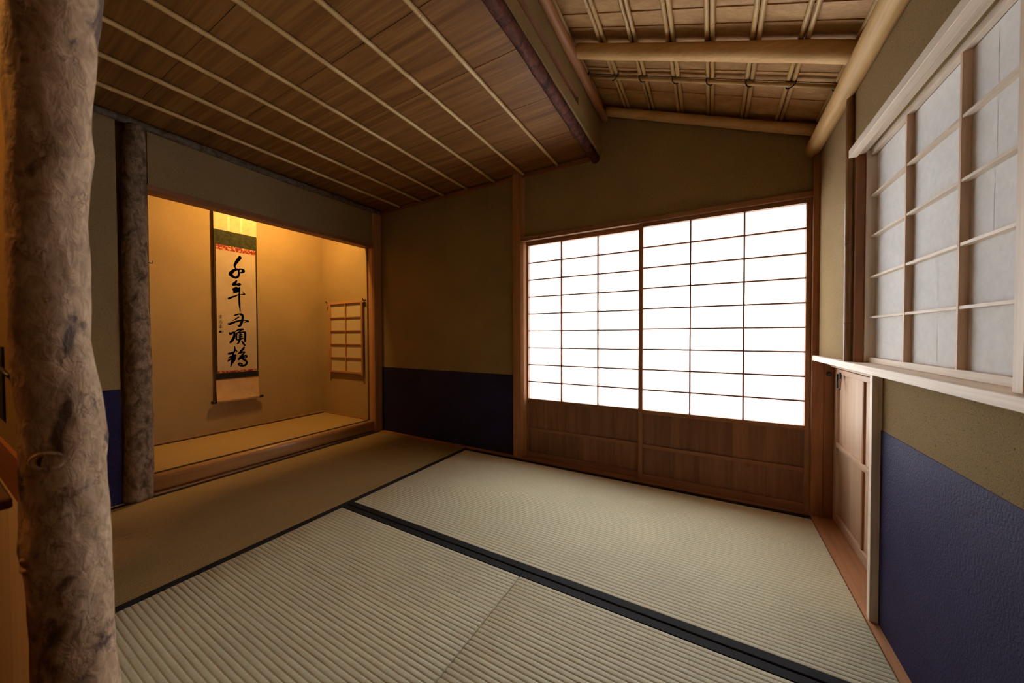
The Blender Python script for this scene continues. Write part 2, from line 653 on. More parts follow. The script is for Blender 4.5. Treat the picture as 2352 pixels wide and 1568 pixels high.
XM, YM = -1.527, 1.0605
tatami_mat(XM, 0.386, YM, 2.019, 'x', 'tatami mat lying along the foot of the bright paper screens', hw=0.0315)
tatami_mat(XM, -0.563, 0.075, YM - 0.001, 'x', 'square half mat between the alcove side mat and the dashed seam')
tatami_mat(-0.561, 0.386, 0.075, YM - 0.001, 'x', 'half mat in the foreground right of the dashed seam')
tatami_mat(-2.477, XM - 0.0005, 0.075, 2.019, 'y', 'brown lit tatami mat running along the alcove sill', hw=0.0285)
box('floor_near', -2.477, 0.386, -2.8, 0.0745, -0.045, -0.003, wd(HIP, 'y'), **ST, label='unseen dark boards under the viewpoint, added against bounce light', category='floor')  # unseen; dark boards added instead of pale mats to cut bounce light
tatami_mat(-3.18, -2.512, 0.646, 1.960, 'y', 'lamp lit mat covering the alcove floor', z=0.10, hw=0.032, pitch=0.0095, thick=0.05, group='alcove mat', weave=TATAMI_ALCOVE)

# thin trims around the mats
box('trim_1', -2.50, -1.09, 2.0195, YB, -0.045, 0.002, wd(REDCEDAR, 'x'), bev=0.0015, **ST, label='thin red cedar strip between mat and back wall', category='trim')
t2 = MB()
t2.box(-1.09, 0.388, 2.0195, 2.14, -0.06, 0.001)
t2.build('trim_2', wd(REDCEDAR, 'x'), **ST, label='sliding track board under the paper screens', category='trim')
t3 = MB()
t3.prism([(0.387, -0.9), (XR, -0.9), (XR, 1.354), (0.50, 1.354), (0.50, 2.035), (0.387, 2.035)], 'z', -0.05, 0.0)
t3.build('trim_3', wd(ORANGE, 'y', spec=0.4), **ST, label='orange cedar floor board at the crawl-in hatch', category='trim')
box('trim_4', -2.52, -2.4775, -0.9, 0.53, -0.045, 0.003, wd(ORANGE, 'y'), bev=0.001, **ST, label='thin wooden strip below the left wall', category='trim')
box('trim_5', -3.19, -3.18, 0.47, 1.966, 0.05, 0.108, wd(ORANGE, 'y'), **ST, label='thin orange strip along the alcove back wall', category='trim')
box('trim_6', -3.18, -2.545, 1.9605, 1.966, 0.05, 0.108, wd(ORANGE, 'x'), **ST, label='thin orange strip along the alcove side wall', category='trim')
box('trim_7', -2.53, -2.4775, 0.62, 1.985, -0.045, 0.008, wd(ORANGE, 'y'), bev=0.001, **ST, label='narrow wooden footing under the alcove sill', category='trim')

# ------------------------------------------------------------------ flat ceiling: boards and bamboo battens
cf = bpy.data.objects.new('ceiling', None)
COL.objects.link(cf)
cf.location = (-1.5, 0.5, 1.885)
cf['kind'] = 'structure'
cf['label'] = 'flat cedar board ceiling with bamboo battens'
cf['category'] = 'ceiling'
yb = 2.075
k = 0
while yb > -2.7:
    w = 0.302
    dz = 0.0014
    mb = MB()
    mb.prism([(yb - w - 0.012, 1.8825), (yb, 1.8825 + dz), (yb, 1.8895 + dz), (yb - w - 0.012, 1.8895)], 'x', -2.52, -0.575)
    mb.build('ceiling_board', wd(CEIL, 'x', bands=30.0, fine=110.0, vary=0.03), cf)
    yb -= w
    k += 1
for i, x in enumerate((-0.843, -1.083, -1.307, -1.545, -1.767, -1.997, -2.234)):
    bamboo((x, 2.058, 1.8735), (x, -2.8, 1.8735), 0.0088, None, random.uniform(0.05, 0.2), 0.225 + 0.02 * (i % 3), 10, -0.1).build('bamboo_batten', BAMBOO, cf)
box('ceiling_edge_strip', -2.49, -0.60, 2.044, 2.061, 1.852, 1.872, wd(REDCEDAR, 'x'), cf)

random.seed(21)


def log_obj(name, p0, p1, r0, r1, mat, n=40, seg=20, wob=0.004, rough=0.05, parent=None, knots=(), **props):
    """round log with gentle crookedness and swellings"""
    p0, p1 = Vector(p0), Vector(p1)
    d = (p1 - p0)
    ph = [random.uniform(0, 6.28) for _ in range(6)]
    side = Vector((0, 0, 1)).cross(d)
    if side.length < 1e-3:
        side = Vector((1, 0, 0))
    side.normalize()
    oth = d.normalized().cross(side)
    pts, rr = [], []
    L = d.length
    for i in range(n + 1):
        t = i / n
        e = min(1.0, 6 * t, 6 * (1 - t))
        pts.append(p0 + d * t + side * wob * e * math.sin(ph[0] + 4.1 * t * L) + oth * wob * e * math.sin(ph[1] + 3.3 * t * L))
        rr.append((r0 + (r1 - r0) * t) * (1 + rough * 0.5 * math.sin(ph[2] + 17 * t * L) * math.sin(ph[3] + 7 * t * L)))

    def jit(i, a):
        t = i / n
        v = 1 + rough * (0.45 * math.sin(2 * a + ph[4] + 5 * t * L) + 0.35 * math.sin(3 * a + ph[5] + 11 * t * L))
        for kt, ka, kh, ks in knots:
            da = math.atan2(math.sin(a - ka), math.cos(a - ka))
            v += kh * math.exp(-((t - kt) * L / ks) ** 2 - (da / 0.6) ** 2)
        return v
    return MB().tube(pts, rr, seg, True, jit).build(name, mat, parent, **props)


log_obj('red_pine_beam', (-0.583, -2.8, 1.868), (-0.606, 2.062, 1.858), 0.029, 0.0245, BARK_RED, 90, 22, 0.005, 0.07,
        knots=((0.72, 4.2, 0.35, 0.03), (0.83, 3.6, 0.3, 0.03), (0.93, 4.0, 0.25, 0.03)),
        label='crooked red barked pine beam edging the flat ceiling', category='beam')
log_obj('ceiling_edge_log', (-2.472, -2.8, 1.862), (-2.474, 2.05, 1.862), 0.019, 0.019, BARK_GREY, 60, 14, 0.004, 0.10,
        label='thin grey bark log where flat ceiling meets the alcove wall', category='log')

# drop wall between the two ceilings, with a long narrow slot
dw = MB()
dw.box(-0.600, -0.572, -2.85, YB, 1.872, 1.934)
dw.box(-0.66, -0.600, -2.85, YB, 1.895, 1.934)
dw.box(-0.66, -0.572, -2.85, YB, 1.977, 2.42)
dw.box(-0.66, -0.572, 1.655, YB, 1.934, 1.977)
dw.box(-0.66, -0.645, -2.85, 1.655, 1.934, 1.977)
wall_drop = dw.build('wall_drop', PLASTER, **ST, label='plaster strip between the flat and the sloping ceiling', category='wall')
box('slot_board', -0.645, -0.5725, -2.8, 1.653, 1.9735, 1.9772, wd(CEDAR, 'y'), wall_drop, label='brown wooden lining of the narrow slot')

# ------------------------------------------------------------------ sloping ceiling: boards, canes, rafters
SL = -0.406


def zr(x, off=0.0):
    return 2.105 + off + SL * (x + 0.567)


cs = bpy.data.objects.new('ceiling_sloping', None)
COL.objects.link(cs)
cs.location = (-0.1, 0.5, 2.0)
cs['kind'] = 'structure'
cs['label'] = 'sloping underside of the roof with rafters and paired canes'
cs['category'] = 'ceiling'
nrm = Vector((-SL, 0, 1)).normalized()
seams = [2.12, 1.910, 1.737, 1.630, 1.484, 1.412, 1.285, 1.16, 1.04, 0.92, 0.80, 0.68, 0.55, 0.42, 0.28, 0.14, 0.0, -0.14, -0.28, -0.42, -0.56, -0.70, -0.84, -0.98, -1.12, -1.25, -1.5, -1.75, -2.0, -2.25, -2.5, -2.8]
for i in range(len(seams) - 1):
    y1, y0 = seams[i], seams[i + 1] - 0.02
    # each board laps over the next: far edge higher, near edge lower
    o1 = 0.0520 + 0.0045
    o0 = 0.0520
    t = 0.005
    sk = random.uniform(-0.004, 0.004)
    xa, xb = -0.60, 0.56
    mb = MB()
    v = []
    for (x, s_) in ((xa, -1), (xb, 1)):
        for (y, o) in ((y0 + sk * s_, o0), (y1, o1), (y1, o1 + t), (y0 + sk * s_, o0 + t)):
            v.append(mb.bm.verts.new((x, y, zr(x, o))))
    for f in ((0, 1, 2, 3), (4, 5, 6, 7), (0, 1, 5, 4), (1, 2, 6, 5), (2, 3, 7, 6), (3, 0, 4, 7)):
        mb.bm.faces.new([v[q] for q in f])
    mb.build('roof_board', wd(ROOFB, 'x', bands=26.0, fine=160.0, vary=0.14), cs)

random.seed(5)
KX = [(-0.556, 1), (-0.420, 2), (-0.291, 2), (-0.149, 2), (-0.015, 2), (0.127, 2), (0.262, 2), (0.398, 1)]
OK_ = 0.0425
for x, n in KX:
    xs = [x] if n == 1 else [x - 0.0092, x + 0.0092]
    for q in xs:
        r = random.uniform(0.0078, 0.0088)
        bamboo((q, 2.05, zr(q, OK_)), (q + random.uniform(-0.003, 0.003), -2.8, zr(q, OK_)), r, None, random.uniform(0.05, 0.3), 0.31, 8).build('roof_cane', BAMBOO_OLD, cs)


def along(y, x0, x1, off):
    return (x0, y, zr(x0, off)), (x1, y, zr(x1, off))


for y, typ in ((2.030, 'wall'), (1.532, 'log'), (1.03, 'log'), (0.53, 'log'), (0.03, 'log'), (-0.5, 'log'), (-1.0, 'log')):
    if typ == 'wall':
        a, b = along(y, -0.534, 0.40, 0.005)
        log_obj('wall_rafter', a, b, 0.0235, 0.0225, wd(PEELED, 'x'), 30, 18, 0.0015, 0.03, parent=cs, label='peeled log rafter against the back wall')
    else:
        a, b = along(y, -0.534, 0.41, 0.002)
        kn = [(random.uniform(0.1, 0.9), random.uniform(0, 6.28), 0.09, 0.008) for _ in range(7)]
        log_obj('log_rafter', a, b, 0.0285, 0.0315, wd(PEELED, 'x'), 120, 24, 0.0015, 0.03, parent=cs, knots=kn, label='peeled log rafter')
for y in (1.750, 1.262, 0.78, 0.28, -0.25, -0.8):
    a, b = along(y, -0.540, 0.405, 0.0255)
    bamboo(a, b, 0.0085, None, 0.15, 0.33, 10, 0.1).build('bamboo_rafter', BAMBOO, cs)
    if y > 0:
        # black vine lashings where the cane pairs cross the bamboo rafter, and the cord running between them
        for x, n in KX:
            w = 0.019 if n == 2 else 0.011
            c = Vector((x, y, zr(x, 0.030)))
            e1 = Vector((1, 0, SL)).normalized()
            pts = []
            for q in range(17):
                tt = 2 * math.pi * q / 16
                sgn = 1 if (int(x * 1000) % 2) else -1
                pts.append(c + e1 * (w * 0.75 * math.cos(tt)) + Vector((0, sgn * 0.012 * math.cos(tt), 0)) + nrm * (0.0165 * math.sin(tt)))
            MB().tube(pts, 0.0022, 6, False).build('vine_lashing', VINE, cs)
        pts = []
        for x, n in KX:
            pts.append(Vector((x, y - 0.010, zr(x, 0.034))))
            pts.append(Vector((x + 0.055, y - 0.0105, zr(x + 0.055, 0.0325))))
        MB().tube(pts[:-1], 0.0014, 6, True).build('vine_cord', VINE, cs)

log_obj('ridge_log', (-0.553, -2.8, 2.076), (-0.553, 2.058, 2.076), 0.021, 0.021, wd(ORANGE, 'y'), 60, 16, 0.002, 0.04,
        parent=cs, label='slim orange peeled log along the upper edge')
log_obj('eave_beam', (0.388, -2.8, 1.645), (0.388, 2.062, 1.645), 0.0325, 0.031, wd(PEELED, 'y', bands=8.0), 60, 26, 0.002, 0.02,
        label='thick smooth peeled log beam over the long window', category='beam')

# ------------------------------------------------------------------ posts, lintel and track of the back wall
mb = MB()
mb.prism([(-1.163, 2.062), (-1.163, 2.041), (-1.157, 2.035), (-1.128, 2.033), (-1.103, 2.038), (-1.086, 2.050), (-1.077, 2.068), (-1.077, 2.0765), (-1.163, 2.0765)], 'z', -0.04, 1.89)
mb.build('wall_post', wd(ORANGE, 'z'), label='orange cedar post with a rounded edge left of the screens', category='post')
box('corner_post', 0.3885, 0.432, 2.032, 2.0595, 0.0, 1.618, wd(REDCEDAR, 'z'), bev=0.002,
    label='slim red cedar corner post right of the paper screens', category='post')
jb = box('jamb_board', 0.4325, 0.52, 2.034, 2.0585, 0.0, 0.70, wd(REDCEDAR, 'z'), bev=0.0015,
    label='red cedar jamb board between corner post and crawl-in hatch', category='board')
box('trim_8', -1.098, 0.3885, 2.034, 2.062, 1.4335, 1.4605, wd(CEDAR, 'x'), bev=0.0012, **ST, label='brown lintel over the two paper screens', category='trim')
box('trim_9', -1.088, 0.40, 2.062, 2.14, 1.436, 1.456, wd(CEDAR, 'x'), **ST, label='grooved lintel block above the screens', category='trim')
mb = MB()
mb.prism([(-2.545, 2.0595), (-2.545, 1.985), (-2.535, 1.976), (-2.49, 1.974), (-2.474, 1.984), (-2.468, 2.005), (-2.468, 2.045), (-2.473, 2.0595)], 'z', 0.0, 1.845)
mb.build('alcove_corner_post', wd(ORANGE, 'z'), label='rounded orange post where the alcove meets the back wall', category='post')

# ------------------------------------------------------------------ shoji screens


def shoji_screen(x0, x1, yf, th, z0, z1, zp0, zp1, label, cols=3, rows=9, st=0.0195):
    root = thing('shoji_screen', ((x0 + x1) / 2, yf + th / 2, z0), label, 'shoji screen', 'sliding paper screens of the back wall')
    CZ, CX = wd(CEDAR, 'z'), wd(CEDAR, 'x')
    for a in (x0, x1 - st):
        box('stile', a, a + st, yf, yf + th, z0, z1, CZ, root, 0.001)
    xi0, xi1 = x0 + st, x1 - st
    box('top_rail', xi0, xi1, yf + 0.001, yf + th - 0.001, zp1, z1, CX, root)
    box('middle_rail', xi0, xi1, yf + 0.001, yf + th - 0.001, zp0 - 0.020, zp0, CX, root)
    zm = zp0 - 0.202
    box('hip_rail', xi0, xi1, yf + 0.002, yf + 0.012, zm - 0.009, zm + 0.009, CX, root)
    box('bottom_rail', xi0, xi1, yf + 0.001, yf + th - 0.001, z0, z0 + 0.038, CX, root)
    # vertical boards of the hip panel, upper and lower field
    nb = 5
    for (za, zb_) in ((zm + 0.0, zp0 - 0.018), (z0 + 0.036, zm)):
        for q in range(nb):
            xa = xi0 + (xi1 - xi0) * q / nb
            xb = xi0 + (xi1 - xi0) * (q + 1) / nb
            MB().box(xa + 0.0004, xb - 0.0004, yf + 0.0125, yf + 0.0165, za, zb_).box(xa + 0.0004, xb + (0.004 if q < nb - 1 else -0.0004), yf + 0.0165, yf + 0.020, za, zb_).build('hip_board', wd(HIP, 'z', bands=30.0, vary=0.22), root)
    # lattice
    kw, kh = 0.0074, 0.0074
    yk0, yk1 = yf + 0.006, yf + th - 0.003
    xs = [xi0 + (xi1 - xi0) * q / cols for q in range(cols + 1)]
    zs = [zp0 + (zp1 - zp0) * q / rows for q in range(rows + 1)]
    for q in range(1, cols):
        box('lattice_upright', xs[q] - kw / 2, xs[q] + kw / 2, yk0, yk1, zp0, zp1, CZ, root)
    for q in range(1, rows):
        box('lattice_bar', xi0, xi1, yk0 + 0.0015, yk1, zs[q] - kh / 2, zs[q] + kh / 2, CX, root)
    yp = yf + th - 0.0028
    for i in range(cols):
        for j in range(rows):
            MB().quad((xs[i], yp, zs[j]), (xs[i + 1], yp, zs[j]), (xs[i + 1], yp, zs[j + 1]), (xs[i], yp, zs[j + 1])).build('paper_pane', PAPER, root)
    # joints where two paper strips overlap
    for i, j, f in seams_at:
        xa = xs[i] + (xs[i + 1] - xs[i]) * f
        MB().quad((xa, yp + 0.0006, zs[j] + 0.003), (xa + 0.003, yp + 0.0006, zs[j] + 0.003), (xa + 0.003, yp + 0.0006, zs[j + 1] - 0.003), (xa, yp + 0.0006, zs[j + 1] - 0.003)).build('paper_joint', PAPER, root)
    return root


seams_at = [(0, 7, 0.76), (0, 6, 0.76), (1, 8, 0.5), (2, 7, 0.25), (2, 6, 0.25), (1, 5, 0.48), (1, 4, 0.48)]
shoji_screen(-0.3555, 0.388, 2.045, 0.030, 0.0015, 1.4333, 0.3975, 1.4126, 'front paper screen touching the right corner post')
shoji_screen(-1.0875, -0.345, 2.0775, 0.030, 0.0015, 1.4355, 0.394, 1.409, 'rear paper screen beside the orange cedar post')

# ------------------------------------------------------------------ right wall: sill, window and hatch
box('trim_10', 0.3905, 0.50, -1.1, 2.0315, 0.700, 0.7225, wd(PALE, 'y'), bev=0.0012, **ST, label='long pale cypress sill under the window', category='trim')
mb = MB()
mb.box(0.3905, 0.4125, -1.1, 1.578, 1.401, 1.4265, 0.0012)
mb.box(0.4125, 0.4355, -1.1, 1.601, 1.412, 1.4265)
mb.box(0.4355, 0.52, -1.1, 1.601, 1.4195, 1.4265)
mb.build('trim_11', wd(PALE, 'y'), **ST, label='long pale cypress lintel above the window', category='trim')
box('window_post', 0.4135, 0.436, 1.589, 1.601, 0.7225, 1.4115, wd(REDCEDAR, 'z'), bev=0.0008,
    label='dark red window frame post beside the bamboo cane', category='post')
box('trim_12', 0.436, 0.52, 1.6025, 1.612, 0.7225, 1.4185, wd(REDCEDAR, 'z'), **ST, label='frame behind the window post', category='trim')
bamboo((0.4055, 1.616, 0.7225), (0.4055, 1.616, 1.632), 0.0125, None, 0.13, 0.27, 14).build(
    'bamboo_wall_cane', BAMBOO_DARK, label='split bamboo cane standing upright beside the window', category='bamboo cane')


def window_shoji(xf, xk, xp, y0, y1, label, cols, left_only=False):
    """sliding window panel in the right wall, faces -x; y1 is the far end"""
    root = thing('window_shoji', (xf + 0.014, (y0 + y1) / 2, 0.723), label, 'shoji screen', 'sliding paper panels of the long window')
    st = 0.023
    z0, z1 = 0.723, 1.4185
    PZ, PY = wd(PALE, 'z'), wd(PALE, 'y')
    RZ = wd(REDCEDAR, 'z')
    for a in (y1 - st, y0):
        box('stile', xf, xf + 0.027, a, a + st, z0, z1 if xf > 0.43 else 1.4110, PZ, root, 0.0008)
    yi0, yi1 = y0 + st, y1 - st
    zt = 1.401 if xf > 0.43 else 1.395
    box('bottom_rail', xk, xk + 0.014, yi0, yi1, z0, 0.7405, PY, root, 0.0006)
    box('top_rail', xk, xk + 0.014, yi0, yi1, zt, z1 if xf > 0.43 else 1.4110, PY, root, 0.0006)
    ys = [yi1 - (yi1 - yi0) * q / cols for q in range(cols + 1)]
    zs = [0.7405, 0.871, 1.0025, 1.135, 1.267, zt]
    for q in range(1, cols):
        box('lattice_upright', xk, xp - 0.0003, ys[q] - 0.0035, ys[q] + 0.0035, 0.7405, zt, wd(DOORW, 'z'), root)  # redder, darker wood than the bars stands in for their shaded sides
    for q in range(1, 5):
        box('lattice_bar', xk + 0.0012, xp - 0.0003, yi0, yi1, zs[q] - 0.0033, zs[q] + 0.0033, PY, root)
    for i in range(cols):
        for j in range(5):
            MB().quad((xp, ys[i], zs[j]), (xp, ys[i + 1], zs[j]), (xp, ys[i + 1], zs[j + 1]), (xp, ys[i], zs[j + 1])).build('paper_pane', PAPER_THICK, root)
    for i, j, f in ((1, 4, 0.45), (2, 4, 0.32), (2, 3, 0.32), (1, 0, 0.52), (1, 1, 0.52), (2, 2, 0.30)):
        ya = ys[i] + (ys[i + 1] - ys[i]) * f
        MB().quad((xp - 0.0004, ya, zs[j] + 0.004), (xp - 0.0004, ya - 0.0025, zs[j] + 0.004), (xp - 0.0004, ya - 0.0025, zs[j + 1] - 0.004), (xp - 0.0004, ya, zs[j + 1] - 0.004)).build('paper_joint', PAPER_THICK, root)
    return root


window_shoji(0.4368, 0.4475, 0.4625, 0.846, 1.607, 'window panel of white paper beside the bamboo cane', 3)
window_shoji(0.4092, 0.420, 0.4345, 0.100, 0.866, 'near window panel whose pale stile stands at the right photo edge', 3)

# crawl-in hatch
box('hatch_jamb', 0.3915, 0.47, 1.354, 1.373, 0.0, 0.6995, wd(PALE, 'z'), bev=0.001, label='pale upright jamb board between hatch and indigo wall', category='board')
hd = thing('hatch_door', (0.478, 1.7, 0.0), 'low cedar board door of the crawl-in hatch', 'door')
DZ, DY = wd(DOORW, 'z', bands=22.0), wd(DOORW, 'y')
X0, X1 = 0.4665, 0.492
for a, b_ in ((2.001, 2.0335), (1.374, 1.404)):
    box('stile', X0, X1, a, b_, 0.001, 0.668, wd(DOORW, 'z'), hd, 0.001)
box('top_rail', X0, X1, 1.404, 2.001, 0.648, 0.668, DY, hd, 0.001)
box('middle_rail', X0, X1, 1.404, 2.001, 0.330, 0.350, DY, hd, 0.001)
box('bottom_rail', X0, X1, 1.404, 2.001, 0.001, 0.038, DY, hd, 0.001)
for za, zb_ in ((0.350, 0.648), (0.038, 0.330)):
    box('muntin', X0 + 0.004, X1 - 0.003, 1.705, 1.717, za, zb_, wd(REDCEDAR, 'z'), hd)
    for ya, yb_ in ((1.717, 1.860), (1.8605, 2.001), (1.404, 1.554), (1.5545, 1.705)):
        box('door_board', X0 + 0.010, X1 - 0.006, ya, yb_, za, zb_, DZ, hd)
box('trim_13', 0.450, 0.52, 1.373, 2.034, 0.676, 0.6995, wd(DOORW, 'y'), **ST, label='groove board over the crawl-in hatch', category='trim')

lt = thing('iron_latch', (0.46, 1.935, 0.59), 'black iron drop latch hanging on the hatch door', 'latch')
box('latch_plate', 0.4625, 0.4663, 1.936, 1.956, 0.630, 0.656, IRON, lt, 0.001)
MB().tube([(0.456, 1.946, 0.650), (0.455, 1.945, 0.62), (0.456, 1.944, 0.590)], 0.0032, 8).build('latch_bar', IRON, lt)
MB().tube([(0.456, 1.944, 0.590), (0.455, 1.930, 0.588), (0.456, 1.912, 0.589)], 0.0028, 8).build('latch_foot', IRON, lt)
MB().tube([(0.4615, 1.915, 0.650), (0.4585, 1.915, 0.589)], 0.0011, 6).build('latch_wire', IRON, lt)
MB().tube([(0.4475, 2.0338, 0.640), (0.4475, 2.029, 0.640), (0.4475, 2.025, 0.640), (0.4475, 2.0225, 0.640)], [0.005, 0.006, 0.0095, 0.006], 14).build(
    'knob', IRON, jb, label='small black iron knob')

# ------------------------------------------------------------------ alcove: bark post, sill, lintel, scroll, hanging shoji
random.seed(3)
log_obj('bark_post', (-2.487, 0.577, 0.0), (-2.487, 0.588, 1.852), 0.0525, 0.041, BARK_BROWN, 110, 26, 0.004, 0.06,
        knots=((0.35, 1.0, 0.06, 0.04), (0.62, 2.2, 0.07, 0.05)), label='straight brown barked log post left of the alcove', category='post')
pr = [(-2.512, 0.010)]
for q in range(17):
    a = -math.pi / 2 + math.pi * q / 16
    ca, sa = math.cos(a), math.sin(a)
    pr.append((-2.507 + 0.030 * abs(ca) ** 0.62, 0.0555 + 0.0455 * math.copysign(abs(sa) ** 0.8, sa)))
pr += [(-2.512, 0.1005)]
mb = MB()
mb.prism(pr, 'y', 0.625, 1.976)
for f in mb.bm.faces:
    if abs(f.normal.y) < 0.5:
        f.smooth = True
mb.build('alcove_sill_log', wd(SILLW, 'y', spec=0.5, rough=0.34, bands=6.0), label='rounded polished log sill along the alcove edge', category='log')
box('alcove_lintel', -2.562, -2.480, 0.622, 1.985, 1.5535, 1.5835, wd(REDCEDAR, 'y'), bev=0.0015, label='red cedar lintel board across the alcove top', category='lintel')
hk = MB()
hk.tube([(-2.520, 0.600, 1.200), (-2.528, 0.652, 1.195), (-2.528, 0.653, 1.209)], 0.0026, 8)
hk.build('flower_hook', IRON, label='tiny black iron hook on the bark post', category='hook')
fx = thing('alcove_lamp', (-2.62, 1.42, 2.115), 'slim lamp bar hidden above the alcove lintel', 'lamp')
box('housing', -2.655, -2.585, 1.29, 1.55, 2.115, 2.135, IRON, fx, 0.003)
box('bracket', -2.63, -2.61, 1.40, 1.44, 2.135, 2.20, IRON, fx)

# scroll
XS = -3.165
sc_ = thing('hanging_scroll', (XS, 1.28, 0.31), 'long hanging calligraphy scroll in the lit alcove', 'scroll')
CREAM = flat('cream_silk', (0.55, 0.40, 0.23), 0.8, 0.15, 30, 0.12)
CREAM2 = flat('pale_silk_strip', (0.66, 0.51, 0.33), 0.8, 0.15)
TANS = flat('tan_silk', (0.50, 0.30, 0.155), 0.8, 0.15, 12, 0.15)
GREEN = flat('dark_green_silk', (0.034, 0.032, 0.014), 0.8, 0.15, 60, 0.45)
DARKS = flat('dark_brown_silk', (0.035, 0.018, 0.010), 0.7, 0.2)
BLACKS = flat('black_silk', (0.010, 0.008, 0.007), 0.7, 0.2)
SPAPER = flat('aged_scroll_paper', (0.45, 0.325, 0.215), 0.85, 0.1, 7, 0.10)
INK = flat('sumi_ink', (0.036, 0.026, 0.020), 0.7, 0.2)


def brocade():
    t = NT('red_gold_brocade')
    mp = t.coords(rand=False)
    n1 = t.noise(mp, 70.0, 3, 0.55, 0.8)
    r = t.ramp([(0.0, (0.22, 0.012, 0.010)), (0.53, (0.22, 0.012, 0.010)), (0.56, (0.52, 0.25, 0.10)), (0.68, (0.52, 0.25, 0.10)), (0.72, (0.7, 0.55, 0.36))])
    t.l(n1, 'Fac', r, 0)
    b = t.bsdf(0.6, 0.3)
    t.l(r, 0, b, 'Base Color')
    return t.m


BROC = brocade()
Y0, Y1 = 1.143, 1.420


def sheet(name, y0, y1, z0, z1, mat, proud, label=None):
    p = {'label': label} if label else {}
    return box(name, XS - 0.002, XS + proud, y0, y1, z0, z1, mat, sc_, **p)


sheet('upper_silk', Y0, Y1, 1.604, 2.02, CREAM, 0.0004, 'cream silk top')
sheet('green_silk', Y0, Y1, 1.492, 1.604, GREEN, 0.0006, 'dark green silk band')
sheet('side_silk', Y0, Y0 + 0.010, 0.545, 1.492, DARKS, 0.0006)
sheet('side_silk', Y1 - 0.010, Y1, 0.545, 1.492, DARKS, 0.0006)
sheet('brocade_strip', Y0 + 0.010, Y1 - 0.010, 1.458, 1.495, BROC, 0.0010, 'red and gold brocade strip')
sheet('brocade_strip', Y0 + 0.010, Y1 - 0.010, 0.540, 0.556, BROC, 0.0010, 'red and gold brocade strip')
page = sheet('writing_paper', Y0 + 0.010, Y1 - 0.010, 0.556, 1.458, SPAPER, 0.0008, 'aged paper with brush calligraphy')
sheet('black_silk', Y0, Y1, 0.496, 0.541, BLACKS, 0.0008, 'black silk band')
mb = MB()
n = 14
prev = None
prof = [(XS + 0.0002, 0.497)]
for q in range(n + 1):
    t = q / n
    prof.append((XS + 0.0002 + 0.013 * t ** 3, 0.497 - (0.497 - 0.336) * t))
vv = [[mb.bm.verts.new((x, y, z)) for (x, z) in prof] for y in (Y0, Y1)]
for q in range(len(prof) - 1):
    f = mb.bm.faces.new((vv[0][q], vv[1][q], vv[1][q + 1], vv[0][q + 1]))
    f.smooth = True
mb.build('lower_silk', TANS, sc_, label='tan silk foot of the scroll')
MB().tube([(XS, Y0 - 0.001, 0.331), (XS, Y1 + 0.001, 0.331)], 0.0125, 16).build('roller', TANS, sc_)
for a, b_ in ((Y0 - 0.030, Y0 + 0.001), (Y1 - 0.001, Y1 + 0.030)):
    MB().tube([(XS, a, 0.331), (XS, b_, 0.331)], 0.0115, 16).build('roller_knob', LACQUER, sc_, label='black lacquer roller end')
for ya in (1.226, 1.306):
    sheet('hanging_strip', ya, ya + 0.016, 1.606, 2.01, CREAM2, 0.0022)
MB().tube([(XS, Y0 - 0.005, 2.02), (XS, Y1 + 0.005, 2.02)], 0.008, 10).build('top_rod', wd(CEDAR, 'y'), sc_)
MB().tube([(XS, 1.20, 2.028), (-3.178, 1.28, 2.07), (XS, 1.36, 2.028)], 0.002, 6).build('hanging_cord', BLACKS, sc_)
box('wall_peg', -3.19, -3.172, 1.276, 1.284, 2.065, 2.073, wd(ORANGE, 'x'), label='wooden peg carrying the scroll', category='peg')

